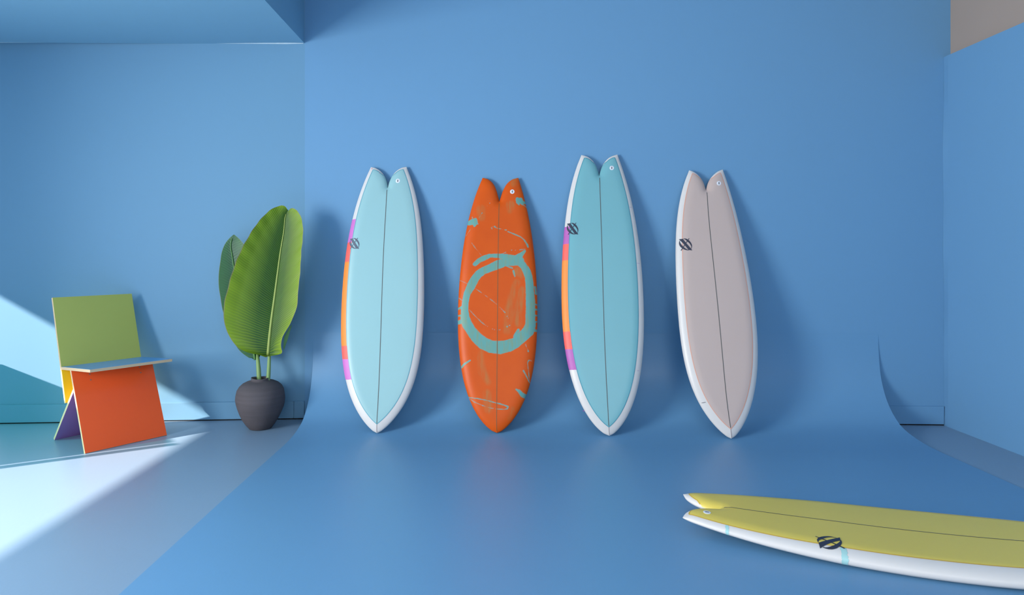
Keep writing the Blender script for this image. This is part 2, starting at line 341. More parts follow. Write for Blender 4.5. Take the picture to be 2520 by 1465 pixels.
cove = link('backdrop', fixn(mesh(V, F)), M['cove'], smooth=True)
bm = bmesh.new(); bm.from_mesh(cove.data)
for e in bm.edges:
    if len(e.link_faces) == 2 and e.calc_face_angle(0) > .8: e.smooth = False
bm.to_mesh(cove.data); bm.free()
tag(cove, 'curved blue cove sweeping from the back wall onto the painted floor', kind='structure')

# ---------------------------------------------------------------- surfboards
M['bwhite'] = mat('sanded_white_resin', srgb(212, 209, 206), 0.38, 0.45, noise=0.012, nscale=6, bump=0.04, bscale=260)
M['teal1'] = mat('pale_aqua_resin', srgb(147, 190, 194), 0.36, 0.45, noise=0.02, nscale=3)
M['teal2'] = mat('turquoise_resin', srgb(114, 174, 183), 0.34, 0.45, noise=0.02, nscale=3)
M['pink'] = mat('pale_blush_resin', srgb(192, 173, 166), 0.4, 0.45, noise=0.012, nscale=3)
M['yellow'] = mat('yellow_resin', srgb(220, 198, 90), 0.42, 0.45, noise=0.02, nscale=3)
M['lap1'] = mat('aqua_lap_line', srgb(88, 160, 176), 0.4)
M['lap2'] = mat('turquoise_lap_line', srgb(66, 146, 164), 0.4)
M['lap4'] = mat('salmon_lap_line', srgb(216, 160, 138), 0.4)
M['lap5'] = mat('amber_lap_line', srgb(206, 168, 58), 0.4)
M['stringer'] = mat('dark_stringer', srgb(82, 84, 82), 0.5)
M['stringer_nose'] = mat('stringer_under_resin', srgb(138, 122, 124), 0.5)
M['logo_grey'] = mat('grey_logo_print', srgb(84, 92, 110), 0.5)
M['logo'] = mat('navy_logo_print', srgb(40, 46, 66), 0.5)
M['plug'] = mat('white_plug_plastic', srgb(225, 228, 235), 0.35)
M['slot'] = mat('plug_slot', srgb(95, 98, 104), 0.5)
M['magenta'] = mat('magenta_rail_paint', srgb(200, 112, 190), 0.5, noise=.08, nscale=14)
M['magenta2'] = mat('plum_rail_paint', srgb(178, 92, 172), 0.5, noise=.1, nscale=14)
M['coral'] = mat('coral_rail_paint', srgb(255, 98, 88), 0.5, noise=.05, nscale=10)
M['tang'] = mat('tangerine_rail_paint', srgb(255, 138, 50), 0.5, noise=.05, nscale=10)
M['mint'] = mat('mint_resin_drip', srgb(158, 203, 203), 0.35, noise=.06, nscale=30)
M['red'] = mat('red_speck', srgb(225, 70, 80), 0.5)
M['purple_speck'] = mat('purple_pencil_mark', srgb(150, 110, 170), 0.6)
M['fin'] = mat('smoked_fin', srgb(60, 66, 72), 0.3)

def rocker(t, R_=-.045): return R_ * 4 * t * (1 - t)

class Board:
    def __init__(s, d, band, H=.037, Hb=.027, Rr=.085, Ri=.06, rk=-.045, thin=.6):
        s.d = d; s.L = d['L']; L = s.L; s.H = H; s.Hb = Hb; s.Rr = Rr; s.Ri = Ri; s.rk = rk; s.thin = thin
        s.half = curve(TS, d['half']); s.cen = curve(TS, d['cen'])
        tip = d['half'][-1]
        nx = [0.0] + [p[0] for p in d['notch']][::-1] + [tip]
        ns = [d['crotch']] + [p[1] for p in d['notch']][::-1] + [0.0]
        s.tip = tip; s.nx = np.array(nx); s.ns = L - np.array(ns)         # notch: s as a function of |x|
        # dense notch polyline (Catmull through the points in index space)
        k = np.linspace(0, len(nx) - 1, 80); idx = np.arange(len(nx))
        s.npx = curve(idx, s.nx)(k); s.nps = curve(idx, s.ns)(k)
        s.npx = np.clip(s.npx, 0, tip)
        s.s_cr = s.ns[0]
        t = (1 - np.cos(np.linspace(0, math.pi, 260))) / 2
        s.oy = t * L; s.ox = s.half(t)
        s.band = curve([0, .1, .3, .5, .65, .8, .95, 1], band)
        s.bandi = lambda x: np.interp(x, [0, .024, .05, tip], [0, 0, .012, .023])
    def xin(s, S_): return np.interp(S_, s.nps, s.npx, left=0.0)
    def dist(s, px, py, X, Y):
        """distance from points X,Y (any shape) to polyline px,py"""
        sh = X.shape; X = X.ravel(); Y = Y.ravel(); out = np.full(X.shape, 9.0)
        ax, ay = px[:-1], py[:-1]; bx, by = px[1:] - ax, py[1:] - ay; l2 = bx * bx + by * by + 1e-12
        for c in range(0, len(X), 4000):
            x = X[c:c + 4000, None]; y = Y[c:c + 4000, None]
            t = np.clip(((x - ax) * bx + (y - ay) * by) / l2, 0, 1)
            out[c:c + 4000] = np.sqrt(((x - ax - t * bx) ** 2 + (y - ay - t * by) ** 2).min(1))
        return out.reshape(sh)
    def d_out(s, X, S_):
        x = np.abs(X)
        return s.dist(s.ox, s.oy, x, S_)
    def d_in(s, X, S_):
        return s.dist(s.npx, s.nps, np.abs(X), S_)
    def heights(s, X, S_, do=None, di=None):
        do = s.d_out(X, S_) if do is None else do; di = s.d_in(X, S_) if di is None else di
        t = S_ / s.L
        env = s.thin + (1 - s.thin) * np.clip(np.sin(np.pi * np.clip(t, 0, 1) ** .9) * 1.25, 0, 1)
        q = lambda d, r, e: (1 - np.clip(1 - d / r, 0, 1) ** e) ** (1 / e)
        crown = 1 + .10 * (1 - (np.abs(X) / .28) ** 2)
        up = s.H * env * q(do, s.Rr, 2.0) * q(di, s.Ri, 2.0) * crown
        dn = s.Hb * env * q(do, s.Rr * .75, 2.4) * q(di, s.Ri * .8, 2.4)
        return up, dn
    def xc(s, S_): return s.cen(np.clip(S_ / s.L, 0, 1))
    def pos(s, X, S_, n):
        """board-local coordinates: x across, y along from nose, z out of the deck"""
        return np.stack([X + s.xc(S_), S_, n + rocker(np.clip(S_ / s.L, 0, 1), s.rk)], -1)
    def drape(s, X, S_, eps=.0008):
        up, _ = s.heights(X, S_)
        return s.pos(X, S_, up + eps)

def hull_mesh(b, nrow=150, ncol=34):
    r1 = int(nrow * .82)
    sa = b.s_cr * (1 - np.cos(np.linspace(0, math.pi / 2, r1 + 1))) ** 1.0
    sa = b.s_cr * (np.linspace(0, 1, r1 + 1) ** 1.5)
    sb = b.s_cr + (b.L - b.s_cr) * np.sin(np.linspace(0, math.pi / 2, nrow - r1 + 1))[1:]
    rows = np.concatenate([sa, sb])
    rows[-1] = b.L - 1e-5
    q = (1 - np.cos(np.linspace(0, math.pi, ncol))) / 2
    lo = np.linspace(0, 1, ncol) ; lo = np.sin(lo * math.pi / 2)
    V = []; F = []
    for side in (-1, 1):
        X = np.zeros((len(rows), ncol)); Sg = np.repeat(rows[:, None], ncol, 1)
        for i, s_ in enumerate(rows):
            xi = float(b.xin(s_)); xo = float(b.half(s_ / b.L)); xo = max(xo, xi)
            w_ = min(1, max(0, (s_ - b.s_cr + .05) / .05)); f_ = lo * (1 - w_) + q * w_
            X[i] = xi + (xo - xi) * f_
        do = b.d_out(X, Sg); di = b.d_in(X, Sg)
        do[:, -1] = 0
        di[rows > b.s_cr, 0] = 0
        up, dn = b.heights(X, Sg, do, di)
        for sg, hh in ((1, up), (-1, dn)):
            base = len(V)
            V += list(b.pos(side * X, Sg, sg * hh).reshape(-1, 3))
            fs = grid_faces(len(rows), ncol)
            F += [tuple(base + k for k in f) for f in fs]
    me = mesh(V, F)
    bm = bmesh.new(); bm.from_mesh(me)
    bmesh.ops.remove_doubles(bm, verts=bm.verts, dist=2e-5)
    bmesh.ops.dissolve_degenerate(bm, edges=bm.edges, dist=1e-6)
    bmesh.ops.recalc_face_normals(bm, faces=bm.faces)
    bm.to_mesh(me); bm.free()
    return me

def spans(b, margin=0.0):
    """rows of the coloured deck: for each s the interval of |x| inside the lap line"""
    ss = np.concatenate([np.linspace(0.02, .3, 60), np.linspace(.31, b.s_cr - .02, 70), np.linspace(b.s_cr - .018, b.L - .004, 110)])
    xs = np.linspace(0, .3, 500)
    out = []
    for s_ in ss:
        Sg = np.full(xs.shape, s_)
        ok = (xs <= b.half(s_ / b.L)) & (xs >= b.xin(s_))
        ok &= b.d_out(xs, Sg) >= b.band(s_ / b.L) + margin
        if s_ > b.s_cr - .02: ok &= b.d_in(xs, Sg) >= b.bandi(xs) + (margin if s_ > b.s_cr + .02 else 0)
        if ok.any():
            k = np.nonzero(ok)[0]
            def refine(lo_, hi_):                       # lo_ outside, hi_ inside
                for _ in range(9):
                    m_ = np.array([(lo_ + hi_) / 2]); Sm = np.array([s_])
                    g = b.d_out(m_, Sm)[0] >= b.band(s_ / b.L) + margin
                    if s_ > b.s_cr - .02: g = g and b.d_in(m_, Sm)[0] >= b.bandi(m_)[0] + (margin if s_ > b.s_cr + .02 else 0)
                    g = g and m_[0] >= b.xin(s_)
                    if g: hi_ = m_[0]
                    else: lo_ = m_[0]
                return hi_
            x0 = 0.0 if k[0] == 0 else refine(xs[k[0] - 1], xs[k[0]])
            x1 = refine(xs[min(k[-1] + 1, 499)], xs[k[-1]])
            if s_ <= b.s_cr: x0 = 0.0
            out.append((s_, x0, x1))
    return out

def deck_mesh(b, sp, eps=.0007, ncol=26):
    V = []; F = []
    f_ = (1 - np.cos(np.linspace(0, math.pi, ncol))) / 2
    for side in (-1, 1):
        X = np.array([x0 + (x1 - x0) * f_ for s_, x0, x1 in sp]); Sg = np.array([[s_] * ncol for s_, _, _ in sp])
        base = len(V)
        V += list(b.drape(side * X, Sg, eps).reshape(-1, 3))
        fs = grid_faces(len(sp), ncol)
        F += [tuple(base + k for k in (f if side > 0 else f[::-1])) for f in fs]
    me = mesh(V, F)
    bm = bmesh.new(); bm.from_mesh(me); bmesh.ops.remove_doubles(bm, verts=bm.verts, dist=2e-5); bm.to_mesh(me); bm.free()
    return me

def ribbon(b, pts, w, eps=.0012, closed=False, nsub=3):
    """draped ribbon along a polyline in board coords; w = width (scalar or list)"""
    P = np.array(pts, float); n = len(P); w = np.full(n, w) if np.isscalar(w) else np.array(w)
    t = np.gradient(P, axis=0); t /= np.linalg.norm(t, axis=1)[:, None] + 1e-9
    nn = np.stack([-t[:, 1], t[:, 0]], 1)
    us = np.linspace(-.5, .5, nsub)
    X = P[:, 0:1] + nn[:, 0:1] * w[:, None] * us; Y = P[:, 1:2] + nn[:, 1:2] * w[:, None] * us
    return b.drape(X, Y, eps).reshape(-1, 3), grid_faces(n, nsub)

def place(root, d):
    a = Vector(d['a']).normalized(); w = Vector(d['w']); w = (w - a * w.dot(a)).normalized(); n = w.cross(a)
    m = Matrix((w, a, n)).transposed().to_4x4(); m.translation = Vector(d['N'])
    root.matrix_world = m

LOGO = dict(
    bar=[(250, 440), (330, 436), (410, 430), (540, 630), (730, 880), (790, 965), (700, 957), (630, 950), (480, 735), (300, 500)],
    right=[(405, 432), (440, 421), (500, 415), (560, 430), (600, 455), (650, 490), (700, 545), (745, 610), (775, 680), (788, 740), (784, 800), (770, 850), (745, 890), (733, 878), (748, 850), (752, 800), (740, 750), (720, 705), (690, 655), (650, 610), (590, 560), (560, 520), (520, 475), (480, 448), (440, 437)],
    left=[(280, 505), (262, 555), (250, 620), (255, 690), (270, 740), (300, 800), (350, 855), (400, 900), (460, 935), (530, 958), (600, 966), (650, 962), (640, 942), (590, 932), (540, 905), (490, 870), (440, 820), (390, 765), (350, 705), (320, 650), (300, 600), (290, 555), (298, 512)],
    thin=[(302, 960), (330, 978), (392, 885), (445, 800), (490, 735), (545, 640), (640, 490), (690, 418), (664, 405), (615, 475), (515, 625), (465, 705), (420, 780), (365, 865)])
def logo_mesh(b, cx_, cs_, size, rot=0.0, squeeze=1.0):
    V = []; F = []
    for li, key in enumerate(('left', 'right', 'thin', 'bar')):
        bm = bmesh.new()
        vs_ = [bm.verts.new(((x - 517) / 268 * size / 2 * squeeze, (690 - y) / 275 * size / 2, 0)) for x, y in LOGO[key]]
        es = [bm.edges.new((vs_[i], vs_[(i + 1) % len(vs_)])) for i in range(len(vs_))]
        bmesh.ops.triangle_fill(bm, edges=es, use_beauty=True)
        bmesh.ops.subdivide_edges(bm, edges=bm.edges[:], cuts=3, use_grid_fill=True)
        bmesh.ops.triangulate(bm, faces=bm.faces[:])
        bm.verts.ensure_lookup_table()
        c_, s_ = math.cos(rot), math.sin(rot)
        P = np.array([v.co[:2] for v in bm.verts]); X = cx_ + c_ * P[:, 0] - s_ * P[:, 1]; Y = cs_ + s_ * P[:, 0] + c_ * P[:, 1]
        base = len(V); V += list(b.drape(X, Y, .0019 + .0001 * li))
        F += [tuple(base + v.index for v in f.verts) for f in bm.faces]
        bm.free()
    return mesh(V, F)

def disc_mesh(b, cx_, cs_, r0, r1, h0, h1, seg=40):
    """raised ring / disc profile r0 -> r1 at heights over the deck"""
    V = []; F = []
    prof_ = [(r1, h0), (r1, h1), (r1 * .93, h1 + .0004), (max(r0, .0001), h1 + .0004)] + ([(r0, h1 - .0012)] if r0 > .001 else [])
    z0 = b.heights(np.array([cx_]), np.array([cs_]))[0][0]
    for r, h_ in prof_:
        for k in range(seg):
            th = 2 * math.pi * k / seg
            X = np.array([cx_ + r * math.cos(th)]); Y = np.array([cs_ + r * math.sin(th)])
            V.append(b.drape(X, Y, h_)[0])
    for i in range(len(prof_) - 1):
        for k in range(seg): F.append((i * seg + k, i * seg + (k + 1) % seg, (i + 1) * seg + (k + 1) % seg, (i + 1) * seg + k))
    if r0 <= .001: F.append(tuple((len(prof_) - 1) * seg + k for k in range(seg)))
    return fixn(mesh(V, F))

def add_plug(b, root, x, s_, r=.0155, tilt=0.0):
    p = link('leash_plug', disc_mesh(b, x, s_, 0, r, -.001, .0016), M['plug'], root)
    # slot with its pin
    c_, s2 = math.cos(tilt), math.sin(tilt)
    pts = [(x + s2 * k, s_ + c_ * k) for k in np.linspace(-.0085, .0085, 8)]
    wd = [.004, .0062, .0068, .0068, .0068, .0068, .0062, .004]
    V, F = ribbon(b, pts, wd, .0026)
    link('plug_slot', mesh(V, F), M['slot'], p)
    return p

def rail_strip(b, side, s0, s1, eps=.0009, ragged=0.0, seed=0):
    """paint on the rail from the lap line round the edge to the underside"""
    rng_ = np.random.RandomState(seed)
    n = max(6, int((s1 - s0) / .008)); m1 = 12
    cut = np.linspace(0, 1, m1 + 6)
    e0 = ragged * (rng_.rand(m1 + 6) - .5); e1 = ragged * (rng_.rand(m1 + 6) - .5)
    T_ = np.linspace(0, 1, n)[:, None]
    Sg = (s0 + e0)[None, :] * (1 - T_) + (s1 + e1)[None, :] * T_
    half = b.half(Sg / b.L); bd = b.band(Sg / b.L)
    u = np.linspace(0, 1, m1)
    X = np.zeros_like(Sg); sg = np.ones_like(Sg)
    X[:, :m1] = half[:, :m1] - bd[:, :m1] * (1 - np.sin(u * math.pi / 2)) * 1.0
    v = np.linspace(0, 1, 7)[1:]
    X[:, m1:] = half[:, m1:] - .028 * v ** 2
    sg[:, m1:] = -1
    up, dn = b.heights(X, Sg)
    k_ = np.clip((X - (half - .02)) / .02, 0, 1)
    n_ = np.where(sg > 0, up + eps * (1 - k_ * .6), -dn - eps * .5)
    n_[:, m1 - 1] = 0
    P = b.pos(side * (X + eps * k_), Sg, n_)
    return mesh(P.reshape(-1, 3), grid_faces(n, m1 + 6))

def lap_line(b, sp, w=.0035):
    outer = [(x1, s_) for s_, _, x1 in sp]
    V = []; F = []
    for side in (-1, 1):
        pts = [(side * x, s_) for x, s_ in outer]
        pts = [(0.0, sp[0][0] - .0035)] + pts
        inner = [(side * x0, s_) for s_, x0, x1 in sp if s_ > b.s_cr + .03 and x0 > .03][::-1]
        pts = pts + inner
        # thin out near-duplicate points
        q = [pts[0]]
        for p in pts[1:]:
            if (p[0] - q[-1][0]) ** 2 + (p[1] - q[-1][1]) ** 2 > .003 ** 2: q.append(p)
        v, f = ribbon(b, q, w, .0012)
        base = len(V); V += list(v); F += [tuple(base + k for k in g) for g in f]
    return mesh(V, F)

def fins(b, root):
    """two keel fins on the underside near the tail"""
    for side in (-1, 1):
        x0 = side * .125; s0 = b.L - .22
        prof_ = [(0, 0), (.16, 0), (.15, .02), (.11, .045), (.05, .05)]  # (towards tail, depth)
        prof_ = [(0, 0), (.05, .025), (.1, .042), (.145, .045), (.15, .03), (.15, 0)]
        V = []; 
        for dx in (-.003, .003):
            for sy, dz in prof_:
                S_ = np.array([s0 + sy - .02]); X = np.array([x0 + dx])
                _, dn = b.heights(X, S_)
                V.append(b.pos(X, S_, -dn + .003 - dz)[0])
        n = len(prof_)
        F = [tuple(range(n)), tuple(range(n, 2 * n))[::-1]] + [(i, (i + 1) % n, n + (i + 1) % n, n + i) for i in range(n)]
        link('keel_fin', fixn(mesh(V, F)), M['fin'], root)

def make_board(key, d, band, deck_m, lap_m, label, group, stripes=(), logo=None, logo_m=None, plug=None, rk=-.045, lapw=.0045):
    b = Board(d, band, rk=rk)
    root = bpy.data.objects.new('surfboard', None); C.objects.link(root); root.empty_display_size = .1
    tag(root, label, 'surfboard', group)
    link('hull', hull_mesh(b), M['bwhite'] if deck_m is not M.get('orange') else M['orange'], root, True)
    sp = spans(b)
    link('deck_inlay', deck_mesh(b, sp), deck_m, root, True)
    link('lap_line', lap_line(b, sp, lapw), lap_m, root, True)
    s0 = sp[0][0]
    V, F = ribbon(b, [(0, s_) for s_ in np.linspace(s0 + .004, b.s_cr - .001, 60)], .0044, .0016)
    link('stringer', mesh(V, F), M['stringer'], root)
    V, F = ribbon(b, [(0, s_) for s_ in np.linspace(.006, s0 - .004, 10)], .0028, .0012)
    link('stringer', mesh(V, F), M['stringer_nose'], root)['label'] = 'thin brownish nose end of the stringer under white resin'
    for i, (sa, sb, mm, lb) in enumerate(stripes):
        o = link('rail_stripe', rail_strip(b, -1, sa - .003, sb + .003, eps=.0009 + .00012 * i, ragged=.004, seed=i + 5), M[mm], root, True); o['label'] = lb
    if logo: link('logo', logo_mesh(b, *logo), M[logo_m], root)
    if plug: add_plug(b, root, *plug)
    place(root, d)
    return b, root

def speck(b, root, x, s_, dx, ds, m, name='pencil_mark', w=.002):
    V, F = ribbon(b, [(x + dx * k, s_ + ds * k) for k in np.linspace(0, 1, 5)], [w * .6, w, w, w, w * .6], .0015)
    return link(name, mesh(V, F), m, root)

GRP = 'fish-tailed surfboards leaning on the blue wall'
band_a = [.054, .049, .045, .042, .039, .034, .029, .027]
D1, D2, D3, D4 = BOARDS['b1'], BOARDS['b2'], BOARDS['b3'], BOARDS['b4']
b1, r1 = make_board('b1', D1, band_a, M['teal1'], M['lap1'],
    'pale aqua surfboard with grey emblem and painted left rail, standing next to the potted leaves', GRP,
    stripes=[(1.277, 1.443, 'magenta', 'magenta rail stripe'), (1.139, 1.277, 'coral', 'coral rail stripe'), (.561, 1.139, 'tang', 'long tangerine rail stripe'),
             (.471, .561, 'coral', 'coral rail stripe'), (.345, .471, 'magenta', 'magenta rail stripe')],
    logo=(-.208, 1.269, .077, -.02, .95), logo_m='logo_grey', plug=(.074, 1.717))
speck(b1, r1, -.119, 1.818, .003, -.01, M['red'], 'red_speck', .003)
speck(b1, r1, -.062, 1.780, .004, -.004, M['red'], 'red_speck', .003)
b3, r3 = make_board('b3', D3, band_a, M['teal2'], M['lap2'],
    'turquoise surfboard with dark emblem and painted left rail, tallest of the row', GRP,
    stripes=[(1.263, 1.386, 'magenta2', 'plum rail stripe'), (1.15, 1.263, 'coral', 'coral rail stripe'), (.665, 1.15, 'tang', 'long tangerine rail stripe'),
             (.547, .665, 'coral', 'coral rail stripe'), (.42, .547, 'magenta2', 'plum rail stripe')],
    logo=(-.196, 1.371, .082, -.04, .95), logo_m='logo', plug=(.084, 1.80))
speck(b3, r3, .200, 1.52, .018, .002, M['purple_speck'], 'pencil_mark', .0015)
speck(b3, r3, .234, 1.13, .022, -.004, M['purple_speck'], 'pencil_mark', .0015)
speck(b3, r3, -.16, .155, .012, -.001, M['magenta2'], 'pencil_mark', .005)
speck(b3, r3, .202, .41, .018, -.002, M['purple_speck'], 'pencil_mark', .0015)
b4, r4 = make_board('b4', D4, band_a, M['pink'], M['lap4'],
    'blush pink surfboard with white rails and dark emblem, rightmost of the standing row', GRP,
    logo=(-.172, 1.273, .083, -.05, 1.0), logo_m='logo', plug=(.083, 1.70), lapw=.005)
speck(b4, r4, -.158, .222, .026, .004, M['logo'], 'pencil_mark', .003)
speck(b4, r4, .165, .402, .012, -.003, M['lap4'], 'pencil_mark', .004)

# ---- the orange board: dense painted deck with splashes computed as distance to brush strokes
def orange_mat():
    m = bpy.data.materials.new('orange_resin_with_mint_splashes'); m.use_nodes = True; nt = m.node_tree; b = nt.nodes['Principled BSDF']
    N_ = nt.nodes.new; Lk = nt.links.new
    at = N_('ShaderNodeAttribute'); at.attribute_name = 'paint'
    sm = N_('ShaderNodeAttribute'); sm.attribute_name = 'smear'
    tc = N_('ShaderNodeTexCoord'); mp = N_('ShaderNodeMapping'); mp.inputs['Scale'].default_value = (60, 9, 20); Lk(tc.outputs['Object'], mp.inputs[0])
    n1 = N_('ShaderNodeTexNoise'); n1.inputs['Scale'].default_value = 1.0; n1.inputs['Detail'].default_value = 6; Lk(mp.outputs[0], n1.inputs[0])
    n2 = N_('ShaderNodeTexNoise'); n2.inputs['Scale'].default_value = 7.0; n2.inputs['Detail'].default_value = 4; Lk(tc.outputs['Object'], n2.inputs[0])
    def mix(a, b_, fac):
        x = N_('ShaderNodeMix'); x.data_type = 'RGBA'
        for i, v in ((6, a), (7, b_)):
            if isinstance(v, tuple): x.inputs[i].default_value = v
            else: Lk(v, x.inputs[i])
        if isinstance(fac, float): x.inputs[0].default_value = fac
        else: Lk(fac, x.inputs[0])
        return x.outputs[2]
    def ramp(src, a, b_, lo=0.0, hi=1.0):
        r = N_('ShaderNodeMapRange'); r.inputs[1].default_value = a; r.inputs[2].default_value = b_; r.inputs[3].default_value = lo; r.inputs[4].default_value = hi
        Lk(src, r.inputs[0]); return r.outputs[0]
    def mul(a, b_):
        x = N_('ShaderNodeMath'); x.operation = 'MULTIPLY'; Lk(a, x.inputs[0]); Lk(b_, x.inputs[1]); return x.outputs[0]
    base = mix(srgb(214, 88, 8), srgb(199, 76, 6), n2.outputs[0])
    sme = mul(sm.outputs['Fac'], ramp(n1.outputs[0], .3, .65, .0, .75))
    c1 = mix(base, srgb(168, 118, 66), sme)
    mint = mix(srgb(92, 158, 155), srgb(120, 150, 126), ramp(n1.outputs[0], .4, .68))
    c2 = mix(c1, mint, mul(at.outputs['Fac'], ramp(n1.outputs[0], .28, .42, .85, 1.0)))
    Lk(c2, b.inputs['Base Color']); b.inputs['Roughness'].default_value = .42; b.inputs['Specular IOR Level'].default_value = .25
    return m
M['orange'] = mat('orange_resin', srgb(211, 84, 6), 0.42, 0.25, noise=.04, nscale=5)
M['orange_deck'] = orange_mat()
M['ostring'] = mat('brown_stringer', srgb(128, 82, 38), .5)
bo = Board(D2, band_a)
ro = bpy.data.objects.new('surfboard', None); C.objects.link(ro); ro.empty_display_size = .1
tag(ro, 'orange surfboard splashed with a mint paint ring, no white rails', 'surfboard', GRP)
hull = link('hull', hull_mesh(bo, 120, 26), M['orange'], ro, True)
def painted_deck(b):
    rows = np.concatenate([np.linspace(.0005, b.s_cr, 520), np.linspace(b.s_cr + .0015, b.L - .0004, 76)])
    nc_ = 96; f_ = np.sin(np.linspace(0, math.pi / 2, nc_)); f_ = .55 * f_ + .45 * np.linspace(0, 1, nc_)
    q_ = (1 - np.cos(np.linspace(0, math.pi, nc_))) / 2
    V = []; F = []; A = []; Bm = []
    def sdf(strokes, X, Y):
        out = np.full(X.shape, 9.0)
        for st_ in strokes:
            P = np.array(st_)
            x0, x1 = P[:, 0].min() - .05, P[:, 0].max() + .05; y0, y1 = P[:, 1].min() - .05, P[:, 1].max() + .05
            k = np.nonzero((X > x0) & (X < x1) & (Y > y0) & (Y < y1))[0]
            if not len(k): continue
            x = X[k]; y = Y[k]; best = np.full(len(k), 9.0)
            if len(P) == 1: best = np.hypot(x - P[0, 0], y - P[0, 1]) - P[0, 2]
            for i in range(len(P) - 1):
                ax, ay, ar = P[i]; bx, by, br = P[i + 1]; dx, dy = bx - ax, by - ay
                t = np.clip(((x - ax) * dx + (y - ay) * dy) / (dx * dx + dy * dy + 1e-12), 0, 1)
                best = np.minimum(best, np.hypot(x - ax - t * dx, y - ay - t * dy) - (ar + t * (br - ar)))
            out[k] = np.minimum(out[k], best)
        return out
    for side in (-1, 1):
        X = np.zeros((len(rows), nc_)); Sg = np.repeat(rows[:, None], nc_, 1)
        for i, s_ in enumerate(rows):
            xi = float(b.xin(s_)); xo = max(float(b.half(s_ / b.L)), xi); X[i] = xi + (xo - xi) * (f_ if s_ <= b.s_cr else q_)
        do = b.d_out(X, Sg); di = b.d_in(X, Sg); do[:, -1] = 0
        up, _ = b.heights(X, Sg, do, di)
        base = len(V)
        kx = np.clip(1 - do / .01, 0, 1)
        V += list(b.pos(side * (X + .0006 * kx), Sg, up + .0006 * (1 - kx)).reshape(-1, 3))
        F += [tuple(base + k for k in (f if side > 0 else f[::-1])) for f in grid_faces(len(rows), nc_)]
        Xw = (side * X + b.xc(Sg)).ravel(); Sw = Sg.ravel()
        jit = .0007 + .0013 * np.sin(Xw * 61 + 2.3 * np.sin(Sw * 37)) * np.sin(Sw * 83 + 1.7 * np.sin(Xw * 49)) + .0006 * np.sin(Xw * 210 + 2 * np.sin(Sw * 120)) * np.sin(Sw * 173)
        dd = sdf(b.d['paint'], Xw, Sw)
        A.append(np.clip(.5 - (dd + jit * np.clip((dd + .01) * 200, 0, 1)) / .0022, 0, 1))
        ds_ = sdf(b.d['smear'], Xw, Sw)
        Bm.append(np.clip(.5 - ds_ / .02, 0, 1) * .8)
    me = mesh(V, F)
    for nm, arr in (('paint', A), ('smear', Bm)):
        at = me.attributes.new(nm, 'FLOAT', 'POINT'); at.data.foreach_set('value', np.concatenate(arr).astype(np.float32))
    return me
link('painted_deck', painted_deck(bo), M['orange_deck'], ro, True)
V, F = ribbon(bo, [(0, s_) for s_ in np.linspace(.012, bo.s_cr - .001, 70)], .0046, .0014)
link('stringer', mesh(V, F), M['ostring'], ro)
add_plug(bo, ro, .089, 1.633)
place(ro, D2)

# ---- the yellow board lying on the floor, nose out of the frame to the right
D5 = dict(BOARDS['b3']); D5['L'] = 1.86; D5['cen'] = [0.0] * len(TS)
D5['half'] = [v * 1.1 for v in D5['half']]; D5['notch'] = [(x * 1.1, y) for x, y in D5['notch']]
axis = Vector((math.cos(math.radians(-16.5)), math.sin(math.radians(-16.5)), 0))   # tail -> nose
tail = Vector((0.828, 2.885, 0))
D5['a'] = tuple(-axis); D5['N'] = tuple(tail + axis * D5['L'] + Vector((0, 0, .074)))
D5['w'] = tuple(Vector((0, 0, 1)).cross(-axis) * -1)
b5, r5 = make_board('b5', D5, [.07, .066, .062, .056, .046, .034, .024, .022], M['yellow'], M['lap5'],
    'yellow surfboard with white rails lying flat on the floor, nose outside the picture', None,
    logo=(-.212, 1.31, .09, 0.0, 1.0), logo_m='logo', plug=(-.098, 1.76))
for (s_, dx) in ((1.685, 0), (1.27, 0)):
    o = link('resin_drip', rail_strip(b5, -1, s_ - (.006 if s_ > 1.5 else .011), s_ + (.006 if s_ > 1.5 else .011), ragged=.005, seed=int(s_ * 10)), M['mint'], r5, True)
    o['label'] = 'mint resin drip across the white rail'

# ---------------------------------------------------------------- plywood chair
M['ply'] = mat('plywood_edge', srgb(214, 186, 150), 0.6, 0.3, noise=.12, nscale=1.0, stretch=(8, 8, 260))
def lam(name, c, r=.22): return mat(name, c, r, .5, noise=.025, nscale=6, bump=.02, bscale=30)
M['c_orange'] = lam('orange_laminate', srgb(252, 95, 40), .25)
M['c_green'] = lam('green_laminate', srgb(180, 186, 92), .4)
M['c_blue'] = lam('blue_laminate', srgb(92, 158, 214), .3)
M['c_yellow'] = lam('yellow_laminate', srgb(232, 204, 38), .35)
M['c_purple'] = lam('purple_laminate', srgb(152, 116, 186), .35)
M['screw'] = mat('grey_steel', srgb(120, 118, 115), .35)
TH = 0.9309; O = Vector((-2.4389, 3.8575, 0)); U = Vector((math.cos(TH), math.sin(TH), 0)); Vv = Vector((-math.sin(TH), math.cos(TH), 0)); Z = Vector((0, 0, 1)); W = .4843
def cp(u, a, z): return O + U * float(u) + Vv * float(a) + Z * float(z)
chair = bpy.data.objects.new('chair', None); C.objects.link(chair); chair.empty_display_size = .1
tag(chair, 'angular plywood chair with green back, blue seat and orange front panel', 'chair')
